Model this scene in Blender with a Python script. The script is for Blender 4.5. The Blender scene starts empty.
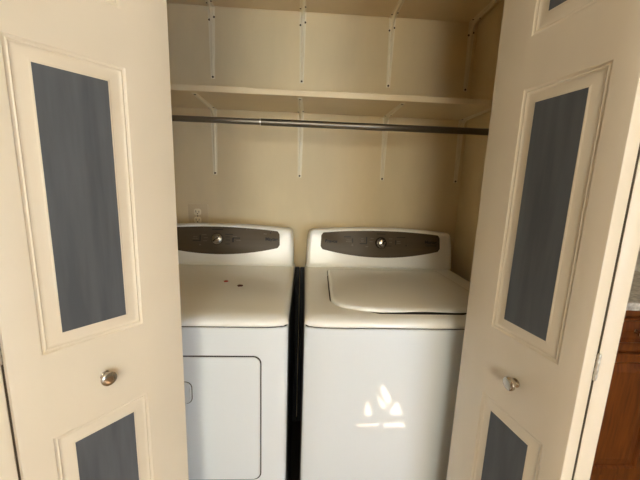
import bpy, bmesh, math, random
from mathutils import Vector, Matrix
random.seed(4)
C = bpy.context.scene.collection
S = bpy.context.scene
sin, cos, pi = math.sin, math.cos, math.pi

# ------------------------------------------------------------------ camera
CAMZ = 1.30
def cam_setup():
    yaw, pitch, roll, f = 0.053, 0.174, 0.034, 312.1
    cy, sy, cp, sp, cr, sr = cos(yaw), sin(yaw), cos(pitch), sin(pitch), cos(roll), sin(roll)
    Rz = Matrix(((cy, -sy, 0), (sy, cy, 0), (0, 0, 1)))
    A = Matrix(((1, 0, 0), (0, -sp, -cp), (0, cp, -sp)))
    Rr = Matrix(((cr, -sr, 0), (sr, cr, 0), (0, 0, 1)))
    M = Rr @ A @ Rz
    right, down, fwd = M[0], M[1], M[2]
    rot = Matrix((right, -down, -fwd)).transposed()
    cd = bpy.data.cameras.new('camera')
    cd.sensor_width = 36.0
    cd.lens = f / 640.0 * 36.0
    cd.clip_start = 0.02
    co = bpy.data.objects.new('camera', cd)
    co.matrix_world = Matrix.Translation((0, 0, CAMZ)) @ rot.to_4x4()
    C.objects.link(co)
    S.camera = co
cam_setup()

# ------------------------------------------------------------------ world, lights, exposure
S.view_settings.view_transform = 'Standard'
S.view_settings.look = 'None'
S.view_settings.gamma = 1.0
S.view_settings.use_curve_mapping = False
S.view_settings.exposure = 0.0
S.cycles.use_denoising = True
S.cycles.max_bounces = 10
S.cycles.diffuse_bounces = 8
S.cycles.caustics_reflective = False
S.cycles.caustics_refractive = False
w = bpy.data.worlds.new('world'); S.world = w
w.use_nodes = True
w.node_tree.nodes['Background'].inputs[0].default_value = (0.75, 0.85, 1.0, 1)
w.node_tree.nodes['Background'].inputs[1].default_value = 1.0

def area(name, loc, target, sx, sy, power, col):
    l = bpy.data.lights.new(name, 'AREA')
    l.shape = 'RECTANGLE'; l.size = sx; l.size_y = sy; l.energy = power; l.color = col
    o = bpy.data.objects.new(name, l); C.objects.link(o)
    o.location = loc
    d = Vector(target) - Vector(loc)
    o.rotation_euler = d.to_track_quat('-Z', 'Y').to_euler()
    return o
SUN_DIR = Vector((-0.45, 0.75, -0.45)).normalized()
sl = bpy.data.lights.new('sun', 'SUN'); sl.energy = 440.0; sl.angle = 0.0015; sl.color = (1.0, 0.93, 0.8)
so = bpy.data.objects.new('sun', sl); C.objects.link(so)
so.rotation_euler = SUN_DIR.to_track_quat('-Z', 'Y').to_euler(); so.location = (2, -6, 4)
def rgb_area(name, loc, target, sx, sy, rgb):
    e = max(rgb); return area(name, loc, target, sx, sy, e, tuple(c / e for c in rgb))
rgb_area('right_window_upper', (1.2, -2.88, 1.5), (0.3, 0.8, 1.0), 1.0, 1.2, (29, 29, 24))
rgb_area('right_window_lower', (1.2, -2.88, 0.55), (0.3, 0.8, 0.6), 1.0, 0.7, (31, 40, 52))
rgb_area('rear_fill', (-0.2, -2.88, 1.5), (0.2, 0.8, 1.2), 1.0, 1.2, (60, 57, 47))  # added fill light for the closet wall, no window there
rgb_area('ceiling_lamp', (0.6, -0.8, 2.41), (0.6, -0.8, 0), 0.5, 0.5, (9, 5.5, 2))

# ------------------------------------------------------------------ materials
def mat(name, col, rough=0.5, metal=0.0, coat=0.0, coat_rough=0.05, spec=0.5, var=0.0, scale=6.0, col2=None,
        stretch=(1, 1, 1), bump=0.0, bscale=60.0, detail=4.0, lo=0.35, hi=0.65):
    m = bpy.data.materials.new(name); m.use_nodes = True
    nt = m.node_tree; b = nt.nodes['Principled BSDF']
    b.inputs['Base Color'].default_value = (*col, 1)
    b.inputs['Roughness'].default_value = rough
    b.inputs['Metallic'].default_value = metal
    b.inputs['Coat Weight'].default_value = coat
    b.inputs['Coat Roughness'].default_value = coat_rough
    b.inputs['Coat IOR'].default_value = 1.6
    b.inputs['Specular IOR Level'].default_value = spec
    if var or col2 or bump:
        tc = nt.nodes.new('ShaderNodeTexCoord')
        mp = nt.nodes.new('ShaderNodeMapping'); mp.inputs['Scale'].default_value = stretch
        nt.links.new(tc.outputs['Object'], mp.inputs['Vector'])
    if var or col2:
        n = nt.nodes.new('ShaderNodeTexNoise'); n.inputs['Scale'].default_value = scale; n.inputs['Detail'].default_value = detail
        nt.links.new(mp.outputs[0], n.inputs['Vector'])
        r = nt.nodes.new('ShaderNodeValToRGB')
        r.color_ramp.elements[0].position = lo; r.color_ramp.elements[1].position = hi
        c2 = col2 or tuple(c * (1 - var) for c in col)
        r.color_ramp.elements[0].color = (*c2, 1); r.color_ramp.elements[1].color = (*col, 1)
        nt.links.new(n.outputs['Fac'], r.inputs['Fac']); nt.links.new(r.outputs['Color'], b.inputs['Base Color'])
    if bump:
        n2 = nt.nodes.new('ShaderNodeTexNoise'); n2.inputs['Scale'].default_value = bscale; n2.inputs['Detail'].default_value = 6
        nt.links.new(mp.outputs[0], n2.inputs['Vector'])
        bp_ = nt.nodes.new('ShaderNodeBump'); bp_.inputs['Strength'].default_value = bump; bp_.inputs['Distance'].default_value = 0.004
        nt.links.new(n2.outputs['Fac'], bp_.inputs['Height']); nt.links.new(bp_.outputs[0], b.inputs['Normal'])
    return m
M = {}
M['closet_paint'] = mat('closet_paint', (0.74, 0.62, 0.40), 0.6, var=0.13, scale=2.6, stretch=(1.6, 1.6, 0.6), detail=5, bump=0.05, bscale=90)
M['room_paint'] = mat('room_paint', (0.42, 0.385, 0.33), 0.7)
M['bounce_absorber'] = mat('dark_bounce_absorber', (0.16, 0.10, 0.06), 0.6, col2=(0.11, 0.065, 0.035), scale=6, stretch=(6, 6, .4))  # made-up dark brown for an unseen wall, cuts bounce onto the right door
M['ceiling_paint'] = mat('ceiling_paint', (0.78, 0.74, 0.66), 0.8)
M['door_paint'] = mat('door_paint', (0.80, 0.717, 0.58), 0.42, var=0.08, scale=5, bump=0.03, bscale=70, stretch=(1, 1, .4))
M['field_paint'] = mat('field_paint', (0.105, 0.115, 0.130), 0.7, col2=(0.072, 0.080, 0.092), scale=16, stretch=(2.2, 2.2, 0.22), detail=6, bump=0.05, bscale=40)
M['shelf_paint'] = mat('shelf_paint', (0.73, 0.615, 0.42), 0.5, var=0.06, scale=4)
M['bracket_paint'] = mat('bracket_paint', (0.79, 0.72, 0.56), 0.4)
M['screw'] = mat('screw_metal', (0.07, 0.05, 0.035), 0.5, 0.4)
M['rod_dark'] = mat('rod_steel_dark', (0.16, 0.145, 0.12), 0.32, 0.9)
M['rod_light'] = mat('rod_steel_light', (0.24, 0.22, 0.19), 0.38, 0.9)
M['enamel_top_lit'] = mat('enamel_top_lit', (0.90, 0.91, 0.88), 0.4, coat=0.6, coat_rough=0.07)  # same enamel, painted lighter to stand in for light on the tops
M['enamel'] = mat('enamel_front_dimmed', (0.74, 0.80, 0.85), 0.35, coat=1.0, coat_rough=0.05)  # cabinet copy of the enamel, dimmed in colour so the fronts look less lit
M['console_white'] = mat('console_white', (0.86, 0.86, 0.83), 0.3, coat=0.3, coat_rough=0.1)
M['panel'] = mat('panel_bronze', (0.085, 0.062, 0.037), 0.42, 0.0, spec=0.3, var=0.08, scale=30, stretch=(.1, 1, 4))
M['print'] = mat('panel_print', (0.008, 0.006, 0.005), 0.6)
M['print_light'] = mat('panel_print_light', (0.125, 0.10, 0.07), 0.5)
M['dark_gap'] = mat('dark_gasket', (0.02, 0.02, 0.022), 0.7)
M['chrome'] = mat('chrome', (0.55, 0.52, 0.47), 0.16, 1.0)
M['chrome_dark'] = mat('dark_chrome', (0.13, 0.11, 0.09), 0.25, 0.8)
M['nickel'] = mat('nickel', (0.50, 0.44, 0.36), 0.2, 1.0)
M['hinge'] = mat('hinge_zinc', (0.62, 0.60, 0.55), 0.35, 0.8)
M['plate'] = mat('outlet_plate', (0.60, 0.49, 0.32), 0.45)
M['receptacle'] = mat('receptacle_ivory', (0.78, 0.70, 0.52), 0.4)
M['wood'] = mat('cabinet_wood', (0.17, 0.048, 0.006), 0.36, col2=(0.085, 0.020, 0.003), scale=9, stretch=(6, 6, 0.5), detail=5, spec=0.3)
M['counter'] = mat('counter_stone', (0.66, 0.63, 0.57), 0.35, col2=(0.33, 0.31, 0.28), scale=55, detail=5)
M['splash'] = mat('backsplash_stone', (0.52, 0.47, 0.38), 0.5, col2=(0.24, 0.20, 0.15), scale=12, detail=5)
M['crock'] = mat('dark_glaze', (0.03, 0.025, 0.02), 0.3)
M['joint'] = mat('joint_shade', (0.05, 0.035, 0.018), 0.8)  # dark colour for the shade between the door leaves
M['gap_shade'] = mat('gap_shade_dark', (0.03, 0.03, 0.032), 0.6)  # near-black colour standing in for shade between the machines
M['floor_gap_shade'] = mat('closet_floor_shaded', (0.05, 0.038, 0.028), 0.7)  # darkened so the floor between the machines looks in shade
M['floor'] = mat('floor_wood', (0.42, 0.29, 0.18), 0.4, col2=(0.30, 0.19, 0.11), scale=5, stretch=(6, 0.6, 1))
M['red'] = mat('red_crumb', (0.42, 0.03, 0.02), 0.5)
M['brown'] = mat('brown_crumb', (0.07, 0.012, 0.008), 0.5)

# ------------------------------------------------------------------ helpers
def empty(name, loc, label=None, cat=None, group=None, kind=None, parent=None):
    o = bpy.data.objects.new(name, None); o.empty_display_size = 0.05
    C.objects.link(o); o.location = loc
    if parent: o.parent = parent
    tag(o, label, cat, group, kind)
    return o
def tag(o, label=None, cat=None, group=None, kind=None):
    for k, v in (('label', label), ('category', cat), ('group', group), ('kind', kind)):
        if v: o[k] = v
    return o
def origin(o):
    v = Vector((0, 0, 0))
    while o: v = v + o.location; o = o.parent
    return v
def obj(name, bm, m, parent=None, smooth=None, loc=None, recalc=True):
    """one mesh object; bm holds scene coordinates, shifted to the parent's origin (or to loc)"""
    if recalc: bmesh.ops.recalc_face_normals(bm, faces=bm.faces)
    base = origin(parent) if parent else Vector(loc or (0, 0, 0))
    bmesh.ops.translate(bm, verts=bm.verts, vec=-base)
    me = bpy.data.meshes.new(name)
    if smooth is not None:
        for f in bm.faces: f.smooth = True
        for e in bm.edges:
            if len(e.link_faces) == 2 and e.calc_face_angle(0) > math.radians(smooth): e.smooth = False
    bm.to_mesh(me); bm.free()
    me.materials.append(m)
    o = bpy.data.objects.new(name, me); C.objects.link(o)
    if parent: o.parent = parent
    else: o.location = base
    return o
def box(bm, x0, x1, y0, y1, z0, z1, bev=0.0, seg=2):
    g = bmesh.ops.create_cube(bm, size=1.0)
    vs = g['verts']
    for v in vs:
        v.co = Vector((x0 + (v.co.x + .5) * (x1 - x0), y0 + (v.co.y + .5) * (y1 - y0), z0 + (v.co.z + .5) * (z1 - z0)))
    if bev:
        es = list({e for v in vs for e in v.link_edges})
        bmesh.ops.bevel(bm, geom=es, offset=bev, segments=seg, affect='EDGES', profile=0.5)
    return bm
def mk(*a, **k):
    return box(bmesh.new(), *a, **k)
def loft(bm, rings, cap0=True, cap1=True):
    R_ = [[bm.verts.new(p) for p in r] for r in rings]
    n = len(R_[0])
    for a, b in zip(R_, R_[1:]):
        for i in range(n):
            j = (i + 1) % n
            bm.faces.new((a[i], a[j], b[j], b[i]))
    if cap0: bm.faces.new(list(reversed(R_[0])))
    if cap1: bm.faces.new(R_[-1])
    return bm
def lathe(bm, base, axis, prof, n=28):
    """prof: (radius, height along axis)"""
    ax = Vector(axis).normalized()
    u = ax.cross(Vector((0, 0, 1)))
    if u.length < 0.1: u = Vector((1, 0, 0))
    u.normalize(); v = ax.cross(u)
    rings = []
    for r, h in prof:
        rings.append([Vector(base) + ax * h + (u * cos(2 * pi * i / n) + v * sin(2 * pi * i / n)) * r for i in range(n)])
    return loft(bm, rings)
def rpoly(pts, r, k=5):
    """2-D polygon with rounded corners; r is one radius or one per corner"""
    out = []; n = len(pts)
    for i in range(n):
        p = Vector(pts[i]); a = Vector(pts[i - 1]); b = Vector(pts[(i + 1) % n])
        rr = r[i] if isinstance(r, (list, tuple)) else r
        if rr <= 0: out.append(p.copy()); continue
        da = (a - p).normalized(); db = (b - p).normalized()
        ang = da.angle(db)
        if ang > 3.05: out.append(p.copy()); continue
        t = min(rr / math.tan(ang / 2), 0.49 * (a - p).length, 0.49 * (b - p).length)
        rr2 = t * math.tan(ang / 2)
        c = p + (da + db).normalized() * (rr2 / sin(ang / 2))
        s = p + da * t; e = p + db * t
        a0 = math.atan2(s.y - c.y, s.x - c.x); a1 = math.atan2(e.y - c.y, e.x - c.x)
        d = (a1 - a0 + pi) % (2 * pi) - pi
        for q in range(k + 1):
            th = a0 + d * q / k
            out.append(Vector((c.x + rr2 * cos(th), c.y + rr2 * sin(th))))
    return out
def radial(poly, cx, cy, n):
    """sample a star-shaped polygon at n even angles about (cx, cy)"""
    out = []
    m = len(poly)
    for i in range(n):
        th = 2 * pi * i / n; dx, dy = cos(th), sin(th); best = None
        for j in range(m):
            ax, ay = poly[j][0] - cx, poly[j][1] - cy
            bx, by = poly[(j + 1) % m][0] - cx, poly[(j + 1) % m][1] - cy
            ex, ey = bx - ax, by - ay
            den = dx * ey - dy * ex
            if abs(den) < 1e-12: continue
            t = (ax * ey - ay * ex) / den; s = (ax * dy - ay * dx) / den
            if t > 0 and -1e-9 <= s <= 1 + 1e-9 and (best is None or t > best): best = t
        out.append((cx + dx * best, cy + dy * best))
    return out
def tube(bm, pts, r, n=10):
    pts = [Vector(p) for p in pts]; rings = []
    for i, p in enumerate(pts):
        d = (pts[min(i + 1, len(pts) - 1)] - pts[max(i - 1, 0)]).normalized()
        u = d.cross(Vector((0, 0, 1)))
        if u.length < 1e-3: u = Vector((1, 0, 0))
        u.normalize(); v = d.cross(u)
        rings.append([p + (u * cos(2 * pi * k / n) + v * sin(2 * pi * k / n)) * r for k in range(n)])
    return loft(bm, rings)
def copy_tree(o, parent=None):
    c = o.copy(); C.objects.link(c); c.parent = parent
    for ch in [q for q in bpy.data.objects if q.parent == o]: copy_tree(ch, c)
    return c

# ------------------------------------------------------------------ the setting
YB, XL, XR, YF0, YF1 = 1.57, -0.785, 0.785, 0.71, 0.80
def struct(name, bm, m, loc=None):
    o = obj(name, bm, m, loc=loc); o['kind'] = 'structure'; return o
struct('floor', mk(-2.2, 3.0, -2.9, 1.75, -0.06, 0.0), M['floor'])
struct('floor_closet', mk(XL + .001, XR - .001, YF1, YB - .001, 0.0, 0.004), M['floor_gap_shade'])
struct('ceiling', mk(-2.2, 3.0, -2.9, 1.75, 2.44, 2.50), M['ceiling_paint'])
struct('wall_back', mk(XL - 0.04, XR + 0.04, YB, YB + 0.08, 0, 2.44), M['closet_paint'])
struct('wall_right', mk(XR, XR + 0.04, YF1, YB, 0, 2.44), M['closet_paint'])
struct('wall_left', mk(XL - 0.04, XL, YF1, YB, 0, 2.44), M['closet_paint'])
bm = bmesh.new()                                  # the wall with the closet opening
JL, JR = -0.690, 0.565
box(bm, -2.2, JL, YF0, YF1, 0, 2.44)
box(bm, JR, XR + 0.035, YF0, YF1, 0, 2.44)
box(bm, JL, JR, YF0, YF1, 2.06, 2.44)
struct('wall_front', bm, M['room_paint'])
struct('trim_1', mk(JL + 0.01, JR - 0.01, YF0 + 0.02, YF0 + 0.05, 2.04, 2.06), M['hinge'])     # door track
struct('wall_outer_left', mk(-2.26, -2.2, -2.9, 1.75, 0, 2.44), M['bounce_absorber'])
struct('wall_outer_right', mk(3.0, 3.06, -2.9, 1.75, 0, 2.44), M['room_paint'])
struct('wall_kitchen', mk(XR + 0.04, 3.0, 1.69, 1.75, 0, 2.44), M['splash'])
# wall behind the viewer; made-up openings shape the sun into the washer glare
def holed_wall(x0, x1, z0, z1, y, th, holes):
    cu = bpy.data.curves.new('tmp', 'CURVE'); cu.dimensions = '2D'; cu.fill_mode = 'BOTH'; cu.extrude = th / 2
    for poly in [[(x0, z0), (x1, z0), (x1, z1), (x0, z1)]] + holes:
        sp = cu.splines.new('POLY'); sp.points.add(len(poly) - 1); sp.use_cyclic_u = True
        for p, q in zip(sp.points, poly): p.co = (q[0], q[1], 0, 1)
    o = bpy.data.objects.new('tmp', cu); C.objects.link(o)
    dg = bpy.context.evaluated_depsgraph_get(); dg.update()
    me = bpy.data.meshes.new_from_object(o.evaluated_get(dg))
    bm = bmesh.new(); bm.from_mesh(me)
    for v in bm.verts: v.co = Vector((v.co.x, y + v.co.z, v.co.y))
    bpy.data.objects.remove(o); bpy.data.meshes.remove(me)
    return bm
GLARE_HOLES = [[(2.165, 1.747), (2.239, 1.818), (2.22, 1.825), (2.186, 1.811)], [(2.351, 1.749), (2.422, 1.819), (2.344, 1.819), (2.335, 1.791)],
             [(2.201, 1.649), (2.315, 1.742), (2.321, 1.765), (2.287, 1.758), (2.213, 1.692)], [(2.205, 1.712), (2.306, 1.781), (2.309, 1.796), (2.273, 1.781), (2.232, 1.747)],
             [(2.329, 1.858), (2.469, 1.858), (2.477, 1.876), (2.34, 1.875)], [(2.181, 1.86), (2.301, 1.86), (2.308, 1.871), (2.189, 1.87)]]
struct('wall_rear', holed_wall(-2.26, 3.06, -0.06, 2.5, -2.93, 0.004, GLARE_HOLES), M['room_paint'])

# ------------------------------------------------------------------ folding closet doors
TH = 0.0265
DZ0, DZ1 = 0.015, 2.035
PANELS = [(0.250, 0.824), (0.990, 1.506), (1.605, 1.900)]           # frame bottom / top of the three panels
A0, FW = 0.088, 0.0325                                     # frame left / right, moulding width
PROF = [(0.0, 0.0), (0.0025, 0.0022), (0.0050, 0.0028), (0.0070, 0.0018), (0.0090, 0.0036), (0.0115, 0.0044), (0.0140, 0.0043), (0.027, 0.0026), (0.0295, 0.0008), (FW, 0.0008)]
def leaf_bm(pos, W):
    bm = bmesh.new(); B0 = W - EDGE
    xs = [0, A0, B0, W]; zs = [DZ0]
    for a, b in PANELS: zs += [a, b]
    zs.append(DZ1)
    V = {}
    def vert(s, t, z):
        k = (round(s, 5), round(t, 5), round(z, 5))
        if k not in V: V[k] = bm.verts.new(pos(s, t, z))
        return V[k]
    def quad(*p): bm.faces.new([vert(*q) for q in p])
    for i in range(3):
        for j in range(len(zs) - 1):
            panel = (i == 1 and j % 2 == 1)
            s0, s1, z0, z1 = xs[i], xs[i + 1], zs[j], zs[j + 1]
            if not panel:
                quad((s0, 0, z0), (s1, 0, z0), (s1, 0, z1), (s0, 0, z1))
            else:
                prev = None
                for ins, d in PROF:
                    r = [(s0 + ins, d, z0 + ins), (s1 - ins, d, z0 + ins), (s1 - ins, d, z1 - ins), (s0 + ins, d, z1 - ins)]
                    if prev:
                        for q in range(4): quad(prev[q], prev[(q + 1) % 4], r[(q + 1) % 4], r[q])
                    prev = r
                quad(*prev)
            quad((s0, TH, z0), (s1, TH, z0), (s1, TH, z1), (s0, TH, z1))
    for j in range(len(zs) - 1):
        for s in (0, W): quad((s, 0, zs[j]), (s, TH, zs[j]), (s, TH, zs[j + 1]), (s, 0, zs[j + 1]))
    for i in range(3):
        for z in (DZ0, DZ1): quad((xs[i], 0, z), (xs[i + 1], 0, z), (xs[i + 1], TH, z), (xs[i], TH, z))
    bmesh.ops.recalc_face_normals(bm, faces=bm.faces)
    es = [e for e in bm.edges if len(e.link_faces) == 2 and e.calc_face_angle(0) > math.radians(75)]
    bmesh.ops.bevel(bm, geom=es, offset=0.0015, segments=2, affect='EDGES', profile=0.5)
    return bm
EDGE = 0.045
def bifold(name, label, lead, ang, side, W, W1):
    """lead: leading corner of the leaf that carries the knob; ang: its compass direction to the hinge"""
    d = Vector((sin(ang), cos(ang), 0))
    nin = Vector((d.y, -d.x, 0)) if side == 'L' else Vector((-d.y, d.x, 0))      # towards the closet side of the leaf
    if (nin.x > 0) == (side == 'L'): nin = -nin
    root = empty(name, (lead[0], lead[1], 0), label, 'closet door', None, 'structure')
    P = Vector((lead[0], lead[1], 0))
    pos2 = lambda s, t, z: P + d * s + nin * t + Vector((0, 0, z))
    lf = obj('leaf', leaf_bm(pos2, W), M['door_paint'], root, smooth=30)
    def fields(parent, pos, W):
        B0 = W - EDGE
        for a, b in PANELS:
            bm = bmesh.new()
            s0, s1, z0, z1 = A0 + FW - .001, B0 - FW + .001, a + FW - .001, b - FW + .001
            q = [(s0, z0), (s1, z0), (s1, z1), (s0, z1)]
            loft(bm, [[pos(s, 0.004, z) for s, z in q], [pos(s, 0.0003, z) for s, z in q]])
            f = obj('painted_panel', bm, M['field_paint'], parent)
            f['label'] = 'slate grey painted panel field'
    fields(lf, pos2, W)
    # the other leaf folds back to the jamb
    H = P + d * W + nin * TH
    d1 = Vector((d.x, -d.y, 0)); n1 = Vector((nin.x, -nin.y, 0))      # mirror image in the wall's direction
    H1 = H + Vector((0.0050 if side == 'R' else -0.0050, 0.001, 0))
    pos1 = lambda s, t, z: H1 + d1 * s + n1 * (TH - t) + Vector((0, 0, z))
    # measured from hinge to jamb, so its own panel layout is mirrored
    l1 = obj('leaf', leaf_bm(lambda s, t, z: pos1(W1 - s, t, z), W1), M['door_paint'], root, smooth=30)
    fields(l1, lambda s, t, z: pos1(W1 - s, t, z), W1)
    # added dark strip, standing in for the shade of the joint
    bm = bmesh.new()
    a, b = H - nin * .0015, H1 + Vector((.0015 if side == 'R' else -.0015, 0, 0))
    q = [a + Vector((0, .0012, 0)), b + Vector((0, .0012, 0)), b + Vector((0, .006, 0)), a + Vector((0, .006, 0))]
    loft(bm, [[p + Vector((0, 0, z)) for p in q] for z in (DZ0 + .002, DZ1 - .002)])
    obj('joint_shade_strip', bm, M['joint'], root)['label'] = 'dark strip standing in for shade in the joint between the leaves'
    # hinges between the leaves
    hp = (H + H1) / 2 + (-Vector((0, 1, 0))) * 0.003 + Vector((-.001 if side == 'R' else .001, 0, 0))
    for z in (0.30, 1.012, 1.78):
        bm = bmesh.new()
        lathe(bm, hp + Vector((0, 0, z - .027)), (0, 0, 1), [(.0018, 0), (.0026, .001), (.0026, .049), (.0018, .050)], 12)
        h = obj('hinge', bm, M['hinge'], root, smooth=40)
        h['label'] = 'bare metal hinge knuckle'
        for k in range(4):
            bm = bmesh.new()
            lathe(bm, hp + Vector((0, 0, z - .022 + k * .012)), (0, 0, 1), [(.0026, 0), (.0030, .001), (.0030, .006), (.0026, .007)], 12)
            obj('knuckle', bm, M['hinge'], h, smooth=40)
    # knob
    kp = pos2(0.166, 0, 0.906) if side == 'L' else pos2(0.173, 0, 0.901)
    bm = bmesh.new()
    lathe(bm, kp, -nin, [(.0095, -.001), (.0095, .002), (.0060, .004), (.0055, .008), (.008, .011), (.0120, .013)], 28)
    kb = obj('knob', bm, M['nickel'], root, smooth=35); kb['label'] = 'polished metal knob'
    bm = bmesh.new()
    lathe(bm, kp, -nin, [(.0120, .013), (.0140, .0150), (.0144, .0180), (.0136, .0205), (.0110, .0220), (.006, .0227), (.001, .0229)], 28)
    obj('knob_face', bm, M['nickel'], kb, smooth=35)
    return root
bifold('door_1', 'cream folding closet door on the left with three grey panels and a round knob', (-0.290, 0.724), math.radians(218.97), 'L', 0.302, 0.300)
EDGE = 0.040                                                        # this door's outer stiles are a little narrower
bifold('door_2', 'cream folding closet door on the right, folded nearly flat beside the washer', (0.428, 0.749), math.radians(170.39), 'R', 0.292, 0.290)

# ------------------------------------------------------------------ shelves, rod, brackets
SY0, SZ = 1.281, 1.634
UZ = 2.067
o = obj('closet_shelf', mk(XL + .002, XR - .002, SY0, YB - .001, SZ, SZ + .022, .002), M['shelf_paint'], loc=(0, 1.42, SZ))
tag(o, 'lower painted closet shelf just above the metal hanging rod', 'shelf', 'closet shelves')
o = obj('closet_shelf', mk(XL + .002, XR - .002, SY0, YB - .001, UZ, UZ + .022, .002), M['shelf_paint'], loc=(0, 1.42, UZ))
tag(o, 'upper painted closet shelf at the top edge of the picture', 'shelf', 'closet shelves')

def bracket(x, z, label):
    """stamped steel angle bracket: wall leg, shelf arm, raised rib, screws; top rear corner at (x, YB, z)"""
    root = empty('shelf_bracket', (x, YB, z), label, 'bracket', 'shelf brackets')
    def leg(half0, half1, L, place):
        bm = bmesh.new()
        # cross-sections along the leg: flat flange with a rounded rib in the middle
        sec = []
        for k in range(9):
            u = k / 8; l = L * u
            hw = half0 + (half1 - half0) * u
            rb = hw * 0.52; rh = 0.0075 * (1 - 0.55 * u)
            if k == 8: rh *= 0.3
            prof = [(-hw, 0), (-hw, .0015), (-rb, .0015)]
            for q in range(1, 6):
                a = pi * q / 6
                prof.append((-rb * cos(a), .0015 + rh * sin(a)))
            prof += [(rb, .0015), (hw, .0015), (hw, 0)]
            sec.append([place(s, t, l) for s, t in prof])
        loft(bm, sec)
        return bm
    obj('wall_leg', leg(.0155, .0095, .300, lambda s, t, l: Vector((x + s, YB - .0005 - t, z - .0005 - l))), M['bracket_paint'], root, smooth=50)
    obj('shelf_arm', leg(.0155, .0095, .268, lambda s, t, l: Vector((x + s, YB - .0005 - l, z - .0005 - t))), M['bracket_paint'], root, smooth=50)
    # curved gusset rib round the inner corner
    bm = bmesh.new()
    pts = []
    for k in range(9):
        a = pi / 2 * k / 8
        R_ = .050
        pts.append((x, YB - .004 - R_ + R_ * sin(a), z - .004 - R_ + R_ * cos(a)))
    tube(bm, pts, .0062, 10)
    obj('gusset', bm, M['bracket_paint'], root, smooth=60)
    for sx, l, wall in ((-.0105, .055, 1), (.0105, .043, 1), (0, .293, 1), (-.0105, .030, 0), (.0105, .045, 0), (0, .256, 0)):
        bm = bmesh.new()
        off = .0018 if abs(sx) > 0 else .004
        if wall: lathe(bm, (x + sx, YB - off + .001, z - l), (0, -1, 0), [(.0048, 0), (.0046, .0012), (.003, .0022), (.0008, .0024)], 14)
        else: lathe(bm, (x + sx, YB - l, z - off + .001), (0, 0, -1), [(.0048, 0), (.0046, .0012), (.003, .0022), (.0008, .0024)], 14)
        sc = obj('screw', bm, M['screw'], root, smooth=40)
        sc['label'] = 'dark screw head'
    return root
WHERE = ['nearest the left door', 'second from the left door', 'third from the left door', 'beside the right wall']
b0 = None
for z, nm in ((UZ, 'upper'), (SZ, 'lower')):
    for x, wh in zip((-0.436, -0.028, 0.382, 0.757), WHERE):
        lab = 'cream steel bracket under the %s closet shelf, %s' % (nm, wh)
        if b0 is None: b0 = bracket(x, z, lab)
        else:
            b = copy_tree(b0); b.location = (x, YB, z); b['label'] = lab

RY, RZ = 1.283, 1.5335
rod = empty('hanging_rod', (0, RY, RZ), 'grey metal telescoping closet rod hanging under the lower shelf', 'closet rod')
bm = bmesh.new(); lathe(bm, (XL + .004, RY, RZ), (1, 0, 0), [(.0112, 0), (.0112, .70)], 24)
obj('inner_tube', bm, M['rod_light'], rod, smooth=40)
bm = bmesh.new(); lathe(bm, (-.178, RY, RZ), (1, 0, 0), [(.0115, 0), (.0131, .0005), (.0131, .958)], 24)
obj('outer_tube', bm, M['rod_dark'], rod, smooth=40)
bm = bmesh.new(); lathe(bm, (-.181, RY, RZ), (1, 0, 0), [(.0115, 0), (.0136, .0005), (.0136, .004), (.0132, .0045)], 24)
c = obj('end_collar', bm, M['hinge'], rod, smooth=40)
for sx, x in ((1, XR), (-1, XL)):
    bm = bmesh.new(); lathe(bm, (x - sx * .0005, RY, RZ), (-sx, 0, 0), [(.022, 0), (.022, .003), (.0170, .005), (.0170, .020), (.0150, .022)], 24)
    obj('end_flange', bm, M['rod_dark'], rod, smooth=40)

# ------------------------------------------------------------------ wall outlet
ol = empty('wall_outlet', (-0.5225, YB, 1.1315), 'beige duplex wall outlet on the back wall above the dryer', 'outlet')
pl = rpoly([(-.570, 1.072), (-.475, 1.072), (-.475, 1.189), (-.570, 1.189)], .004)
bm = bmesh.new()
def ring_y(poly, y, ins=0, c=(0, 0)):
    return [Vector((c[0] + (p[0] - c[0]) * (1 - ins), y, c[1] + (p[1] - c[1]) * (1 - ins))) for p in poly]
cc = (-.5225, 1.1305)
loft(bm, [ring_y(pl, YB - .0002), ring_y(pl, YB - .004), ring_y(pl, YB - .0065, .05, cc)])
obj('cover_plate', bm, M['plate'], ol, smooth=40)
for zc in (1.150, 1.110):
    rp = rpoly([(-.542, zc - .016), (-.508, zc - .016), (-.508, zc + .016), (-.542, zc + .016)], .010)
    bm = bmesh.new(); loft(bm, [ring_y(rp, YB - .006), ring_y(rp, YB - .0085), ring_y(rp, YB - .0090, .05, (-.525, zc))])
    rc = obj('receptacle', bm, M['receptacle'], ol, smooth=40)
    bm = bmesh.new()
    box(bm, -.5335, -.5310, YB - .0094, YB - .0085, zc - .003, zc + .008)
    box(bm, -.5190, -.5165, YB - .0094, YB - .0085, zc - .003, zc + .006)
    lathe(bm, (-.525, YB - .0085, zc - .009), (0, -1, 0), [(.0028, 0), (.0028, .0009)], 10)
    obj('slots', bm, M['screw'], rc)
bm = bmesh.new(); lathe(bm, (-.525, YB - .006, 1.130), (0, -1, 0), [(.003, 0), (.003, .001), (.001, .002)], 12)
obj('screw', bm, M['screw'], ol)

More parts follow.
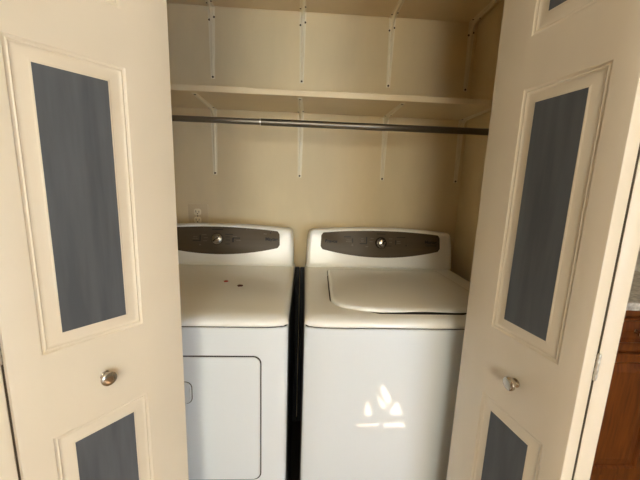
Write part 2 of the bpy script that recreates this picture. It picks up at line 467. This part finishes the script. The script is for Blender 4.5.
# ------------------------------------------------------------------ washer and dryer
HALF = 0.354
YF, YBK, ZD = 0.845, 1.535, 0.922
TILT = math.radians(9)
def bow(u):                                        # the front panel bulges a little in the middle
    return 0.014 * (max(0.0, abs(u) - 0.285) / (HALF - 0.285)) ** 2
def foot(cx, ins_s, ins_f, r):
    pts = []
    n = 40
    xs = [(-HALF + ins_s) + (2 * (HALF - ins_s)) * i / n for i in range(n + 1)]
    pl = [(x, YF + ins_f + bow(x)) for x in xs] + [(HALF - ins_s, YBK), (-HALF + ins_s, YBK)]
    rr = [r] + [0] * (n - 1) + [r, 0.01, 0.01]
    return [(cx + p.x, p.y) for p in rpoly(pl, rr, 6)]
def con_pt(cx, x, h, d):
    """point on the tilted console front: x across, h up the face, d out of it"""
    return Vector((cx + x, YF + 0.562 + h * sin(TILT) - d * cos(TILT), ZD + h * cos(TILT) + d * sin(TILT)))
def outline_console():
    top = [(0.296 - 0.592 * i / 14, 0.180 + 0.014 * (1 - ((i - 7) / 7) ** 2)) for i in range(15)]
    pl = [(-.347, 0), (.347, 0), (.3468, .05), (.3445, .120), (.337, .178)] + top + [(-.337, .178), (-.3445, .120), (-.3468, .05)]
    rr = [.006, .006, 0, .0, .030] + [0] * 15 + [.030, 0, 0]
    # the corner between side and top is rounded
    return rpoly(pl, rr, 6)
def outline_panel():
    pl = []
    for i in range(17):
        x = -.274 + .548 * i / 16
        pl.append((x, .052 + .034 * (abs(x) / .274) ** 2))
    pl.append((.283, .100)); pl.append((.281, .150))
    for i in range(17):
        x = .272 - .544 * i / 16
        pl.append((x, .164 + .014 * (1 - (x / .272) ** 2)))
    pl.append((-.281, .150)); pl.append((-.283, .100))
    rr = [.006] + [0] * 15 + [.006, 0, 0, .008] + [0] * 15 + [.008, 0, 0]
    return rpoly(pl, rr, 4)
def slab_on_console(cx, poly, d0, d1, soft=0.0005):
    bm = bmesh.new()
    c = (0, .115)
    loft(bm, [[con_pt(cx, p[0], p[1], d0) for p in poly], [con_pt(cx, p[0], p[1], d1 - soft) for p in poly],
              [con_pt(cx, p[0] * (1 - soft / .25), c[1] + (p[1] - c[1]) * (1 - soft / .06), d1) for p in poly]])
    return bm
def bar(bm, cx, x, h, wx, wh, d=0.0020):
    vs = [[con_pt(cx, x + sx * wx / 2, h + sh * wh / 2, dd) for sx, sh in ((-1, -1), (1, -1), (1, 1), (-1, 1))] for dd in (0.0012, d)]
    loft(bm, vs)
def lettering(cx, x, h, size, txt, parent, align='CENTER', shear=0.0):
    cu = bpy.data.curves.new('t', 'FONT'); cu.body = txt; cu.size = size; cu.align_x = align; cu.align_y = 'CENTER'; cu.extrude = 0.0003; cu.shear = shear
    cu.offset = size * 0.03
    o = bpy.data.objects.new('t', cu); C.objects.link(o)
    dg = bpy.context.evaluated_depsgraph_get(); dg.update()
    me = bpy.data.meshes.new_from_object(o.evaluated_get(dg))
    bm = bmesh.new(); bm.from_mesh(me)
    for v in bm.verts: v.co = con_pt(cx, x + v.co.x, h + v.co.y, 0.0018 + v.co.z)
    bpy.data.objects.remove(o); bpy.data.meshes.remove(me)
    return obj('lettering', bm, M['print'], parent)
def appliance(name, cx, label, cat, washer):
    root = empty(name, (cx, YF, 0), label, cat)
    N = 176
    c0 = (cx, 1.11)
    # cabinet
    bm = bmesh.new()
    F = foot(cx, 0, 0, .028)
    ins = foot(cx, .004, .004, .026)
    loft(bm, [[Vector((p[0], p[1], z)) for p in q] for q, z in ((ins, .03), (F, .034), (F, .8875), (ins, .8900))])
    obj('cabinet', bm, M['enamel'], root, smooth=35)
    bm = bmesh.new()
    ins2 = foot(cx, .003, .003, .026)
    loft(bm, [[Vector((p[0], p[1], z)) for p in ins2] for z in (.887, .897)])
    obj('seam', bm, M['dark_gap'], root, smooth=35)
    for sx in (-1, 1):
        for y in (YF + .07, YBK - .07):
            bm = bmesh.new(); lathe(bm, (cx + sx * .30, y, .004), (0, 0, 1), [(.022, 0), (.022, .012), (.012, .016), (.012, .045)], 16)
            obj('foot', bm, M['dark_gap'], root, smooth=40)
    for sx in (-1, 1):  # added dark pieces that keep the gap between the machines black
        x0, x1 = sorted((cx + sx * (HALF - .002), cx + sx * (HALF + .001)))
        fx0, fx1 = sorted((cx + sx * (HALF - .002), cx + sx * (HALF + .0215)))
        obj('gap_filler', mk(fx0, fx1, YBK - .030, YBK - .010, .030, .893, .001), M['gap_shade'], root)['label'] = 'dark filler added to black out the gap between the machines'
        obj('side_gap_shade', mk(x0, x1, YF + .050, YBK - .031, .036, .890, .0008), M['gap_shade'], root)['label'] = 'dark sheet added to shade the side of the machine'
    # top deck
    prof = [(.002, .002, .8930), (0, 0, .8955), (0, 0, .900), (.002, .003, .9075), (.006, .011, .914), (.011, .021, .9180), (.017, .031, .9205), (.024, .038, .9215)]
    rings = []
    for a, b, z in prof:
        rings.append([Vector((x, y, z)) for x, y in radial(foot(cx, a, b, .028), *c0, N)])
    bm = bmesh.new()
    if washer:
        LP = []
        base = [(-.262, 1.350), (-.2665, .985)]
        lid = [(cx - .252, 1.362), (cx - .2665, .975)]
        front = [(-.246, .941), (-.225, .926), (-.180, .910), (-.120, .898), (-.05, .893), (0, .892), (.05, .893), (.120, .898), (.180, .910), (.225, .926), (.246, .941)]
        pl = [(cx - .252, 1.362), (cx - .2665, .985)] + [(cx + x, y) for x, y in front] + [(cx + .2665, .985), (cx + .252, 1.362)]
        LIDP = rpoly(pl, [.01, .02] + [.03] * len(front) + [.02, .01], 4)
        def lid_ring(off, z, scoop=0.0):
            out = []
            for x, y in radial(LIDP, *c0, N):
                v = Vector((x - c0[0], y - c0[1])); L = v.length
                v = v * ((L + off) / L)
                zz = z
                if scoop and y < 1.0: zz -= scoop * math.exp(-((x - cx - .015) / .105) ** 2)
                out.append(Vector((c0[0] + v.x, c0[1] + v.y, zz)))
            return out
        rings.append(lid_ring(.024, .9222, .013))
        rings.append(lid_ring(.0045, .9222, .030))
        rings.append(lid_ring(.0040, .9205, .030))
        rings.append(lid_ring(.0020, .885, .02))
        rings.append(lid_ring(-.03, .850))
        loft(bm, rings)
    else:
        rings.append([Vector((x, y, .9222)) for x, y in radial(foot(cx, .045, .065, .028), *c0, N)])
        loft(bm, rings)
    obj('top_deck', bm, M['enamel_top_lit'], root, smooth=40)
    if washer:
        bm = bmesh.new()
        loft(bm, [lid_ring(-.012, .9165, -.008), lid_ring(-.003, .9165, -.008), lid_ring(0, .9185, -.0075), lid_ring(-.0005, .9240, -.002), lid_ring(-.003, .9285), lid_ring(-.009, .9315),
                  lid_ring(-.020, .9332), lid_ring(-.05, .9342), lid_ring(-.10, .9350)])
        obj('lid', bm, M['enamel_top_lit'], root, smooth=50)
    # console
    oc = outline_console()
    def cr(ins, d):
        return [con_pt(cx, p[0] * (1 - ins / .33), .095 + (p[1] - .095) * (1 - ins / .095), d) for p in oc]
    back = [Vector((cx + p[0], YF + .562 + p[1] * sin(TILT) * .8 + .105, ZD + p[1] * .93)) for p in oc]
    bm = bmesh.new()
    loft(bm, [back, cr(0, -.022), cr(.0015, -.012), cr(.005, -.005), cr(.011, -.0012), cr(.018, 0)])
    con = obj('console', bm, M['console_white'], root, smooth=45)
    obj('control_panel', slab_on_console(cx, outline_panel(), -.002, .0012), M['panel'], con, smooth=40)
    # printed scales beside the dial
    def mark(x, h, a, b, m):
        q = bmesh.new(); bar(q, cx, x, h, a, b); obj('printed_mark', q, m, con)
    if washer:
        for x, h, a, b in ((-.158, .1465, .034, .0035), (-.134, .130, .0045, .021), (-.068, .133, .0045, .030), (-.084, .116, .034, .004), (.070, .126, .0045, .022),
                           (0, .1635, .042, .004), (.095, .150, .042, .0032), (.035, .108, .03, .003), (.120, .112, .005, .006)):
            mark(x, h, a, b, M['print'])
        for x, h, a, b in ((-.152, .132, .018, .0025), (-.152, .124, .024, .0025), (-.134, .108, .007, .007), (-.088, .140, .010, .0025), (-.088, .132, .014, .0025), (-.088, .125, .010, .0025),
                           (-.046, .126, .018, .003), (-.042, .142, .014, .003), (.046, .142, .016, .003), (.046, .126, .014, .003), (.085, .130, .016, .003), (.085, .122, .018, .003), (-.066, .103, .012, .004)):
            mark(x, h, a, b, M['print_light'])
    else:
        for x, h, a, b in ((-.078, .124, .0045, .028), (-.094, .112, .034, .0035), (0, .165, .05, .004), (.070, .118, .007, .020), (.086, .128, .034, .004), (.052, .144, .036, .003),
                           (.046, .132, .02, .003), (.046, .118, .02, .003), (.046, .100, .02, .003)):
            mark(x, h, a, b, M['print'])
        for x, h, a, b in ((-.100, .130, .018, .0025), (-.100, .122, .022, .0025), (-.060, .140, .02, .003), (-.052, .126, .018, .003), (-.056, .112, .018, .003), (.078, .134, .02, .0025),
                           (.095, .117, .02, .0025), (-.078, .094, .008, .005), (.215, .150, .014, .004)):
            mark(x, h, a, b, M['print_light'])
        bm = bmesh.new()
        loft(bm, [[con_pt(cx, x, h, d) for x, h in ((.236, .153), (.244, .153), (.240, .160))] for d in (.0012, .002)])
        obj('printed_mark', bm, M['print'], con)
    if washer:
        lettering(cx, -.235, .124, .021, 'Bravos', con, shear=.2)
        lettering(cx, .238, .130, .020, 'Maytag', con)
        lettering(cx, .240, .114, .0105, 'Commercial', con)
    else:
        lettering(cx, .245, .126, .020, 'Maytag', con)
    # dial
    ax = con_pt(0, 0, 0, 1) - con_pt(0, 0, 0, 0)
    kp = con_pt(cx, 0, .122, .001)
    bm = bmesh.new()
    R0 = .027
    lathe(bm, kp, ax, [(R0, 0), (R0, .004), (R0 * .93, .008), (R0 * .86, .012), (R0 * .80, .013)], 36)
    kn = obj('dial', bm, M['chrome_dark'] if washer else M['chrome'], root, smooth=30)
    bm = bmesh.new()
    r1 = .0165 if washer else .0185
    lathe(bm, kp, ax, [(r1, .012), (r1 * .98, .024), (r1 * .90, .028), (r1 * .55, .0300), (.0005, .0305)], 36)
    u = Vector((1, 0, 0)); v = ax.cross(u)
    kc = obj('dial_cap', bm, M['chrome'], kn, smooth=35)
    bm = bmesh.new()
    th = math.radians(-40)
    dv = u * cos(th) - v * sin(th); nv = ax.cross(dv)
    q = [kp + dv * a * r1 * .9 + nv * b * .0022 for a, b in ((-1, -1), (1, -1), (1, 1), (-1, 1))]
    loft(bm, [[p + ax * .026 for p in q], [p + ax * .0325 for p in q]])
    bmesh.ops.recalc_face_normals(bm, faces=bm.faces)
    obj('grip_ridge', bm, M['chrome_dark'], kn)
    if not washer:
        # loading door on the front
        x0, x1, z0, z1 = cx - .275, cx + .275, .385, .800
        def dring(ins, y, r=.022):
            pl = rpoly([(x0 + ins, z0 + ins), (x1 - ins, z0 + ins), (x1 - ins, z1 - ins), (x0 + ins, z1 - ins)], r, 6)
            return pl, y
        def yb(x): return YF + bow(x - cx)
        def slab(spec):
            rr = []
            for ins, dy, r in spec:
                pl, _ = dring(ins, 0, r)
                # subdivide along x so the slab follows the bow
                fine = []
                for i, p in enumerate(pl):
                    q = pl[(i + 1) % len(pl)]
                    n = 12 if (p - q).length > .2 else 1
                    for k in range(n): fine.append(p.lerp(q, k / n))
                rr.append([Vector((p.x, yb(p.x) + dy, p.y)) for p in fine])
            return rr
        def strip_cap(rr):
            b = bmesh.new(); loft(b, rr, cap0=True, cap1=False)
            last = [v for v in b.verts][-len(rr[0]):]
            b.verts.ensure_lookup_table()
            return b, last
        bm = bmesh.new(); loft(bm, slab([(-.0035, .006, .024), (-.0035, -.0012, .024)]))
        obj('door_gasket', bm, M['dark_gap'], root, smooth=40)
        bm = bmesh.new(); loft(bm, slab([(0, .004, .022), (0, -.0025, .022), (.0015, -.0042, .021), (.004, -.0050, .020), (.010, -.0050, .018)]))
        dr = obj('door', bm, M['enamel'], root, smooth=30)
        # scooped pull: raised rim round a dark hollow
        hx0, hx1, hz0, hz1 = cx - .076, cx + .076, .654, .722
        rim = rpoly([(hx0, hz0), (hx1, hz0), (hx1, hz1), (hx0, hz1)], .018, 6)
        c2 = ((hx0 + hx1) / 2, (hz0 + hz1) / 2)
        def hr(ax_, az, y): return [Vector((c2[0] + (p.x - c2[0]) * ax_, y, c2[1] + (p.y - c2[1]) * az)) for p in rim]
        yy = YF - .005
        bm = bmesh.new()
        loft(bm, [hr(1, 1, yy + .003), hr(1, 1, yy - .003), hr(.985, .97, yy - .0045), hr(.95, .90, yy - .0045), hr(.93, .86, yy - .0020), hr(.90, .80, yy - .0018)])
        hd = obj('door_pull', bm, M['enamel'], dr, smooth=40)
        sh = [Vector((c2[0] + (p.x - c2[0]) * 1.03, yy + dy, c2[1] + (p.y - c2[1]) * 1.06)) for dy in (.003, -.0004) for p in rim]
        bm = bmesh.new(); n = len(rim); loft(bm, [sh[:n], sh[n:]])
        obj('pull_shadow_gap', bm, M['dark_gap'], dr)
    return root
WX, DX = 0.362, -0.393
appliance('washing_machine', WX, 'white top-loading washing machine beside the right closet door', 'washing machine', True)
appliance('clothes_dryer', DX, 'white front-loading clothes dryer beside the left closet door', 'clothes dryer', False)

def crumb(loc, r, m, label):
    bm = bmesh.new()
    bmesh.ops.create_icosphere(bm, subdivisions=2, radius=r)
    for v in bm.verts:
        k = 1 + 0.18 * sin(v.co.x * 900 + v.co.y * 500)
        v.co = Vector((v.co.x * k * 1.3, v.co.y * k, max(v.co.z * .45, -r * .3)))
    zb = min(v.co.z for v in bm.verts)
    for v in bm.verts: v.co += Vector((loc[0], loc[1], loc[2] - zb))
    o = obj('crumb', bm, m, loc=loc, smooth=60)
    return tag(o, label, 'crumb', 'crumbs on the dryer top')
crumb((-.294, 1.170, .9222), .0068, M['red'], 'small red crumb on the dryer top, the redder one nearer the console')
crumb((-.231, 1.118, .9222), .0085, M['brown'], 'small dark brown crumb on the dryer top, nearer the front edge')

# ------------------------------------------------------------------ kitchen corner seen past the right door
KY, KX0, KX1 = 1.065, 0.832, 1.75
cab = empty('base_cabinet', (1.29, 1.38, 0), 'reddish brown wooden kitchen base cabinet behind the right door', 'cabinet')
bm = bmesh.new()
box(bm, KX0, KX1, KY, 1.685, .10, .875, .001)
box(bm, KX0, KX1, KY + .075, 1.685, 0, .10)
obj('carcass', bm, M['wood'], cab)
def wood_front(name, x0, x1, z0, z1, fr, parent):
    bm = bmesh.new()
    def rg(i, y): return [Vector((x0 + i, KY - y, z0 + i)), Vector((x1 - i, KY - y, z0 + i)), Vector((x1 - i, KY - y, z1 - i)), Vector((x0 + i, KY - y, z1 - i))]
    loft(bm, [rg(0, .0005), rg(0, .014), rg(.004, .019), rg(fr - .008, .019), rg(fr - .004, .016), rg(fr, .010), rg(fr + .006, .010), rg(fr + .035, .017), rg(fr + .04, .0175)])
    return obj(name, bm, M['wood'], parent)
d1 = wood_front('cabinet_door', .90, 1.430, .156, .700, .040, cab)
d2 = wood_front('cabinet_door', 1.442, 1.72, .156, .700, .040, cab)
dw = wood_front('drawer', .90, 1.72, .745, .845, .014, cab)
bm = bmesh.new(); lathe(bm, (1.268, KY - .0165, .793), (0, -1, 0), [(.009, 0), (.007, .004), (.006, .012), (.014, .020), (.015, .026), (.011, .030), (.001, .031)], 24)
kb = obj('drawer_knob', bm, M['nickel'], dw, smooth=35); kb['label'] = 'polished metal knob'
o = obj('countertop', mk(KX0 - .002, KX1 + .02, KY - .022, 1.688, .877, .910, .004), M['counter'], loc=(1.29, 1.38, .877))
tag(o, 'pale speckled stone countertop on the wooden kitchen cabinet', 'countertop')
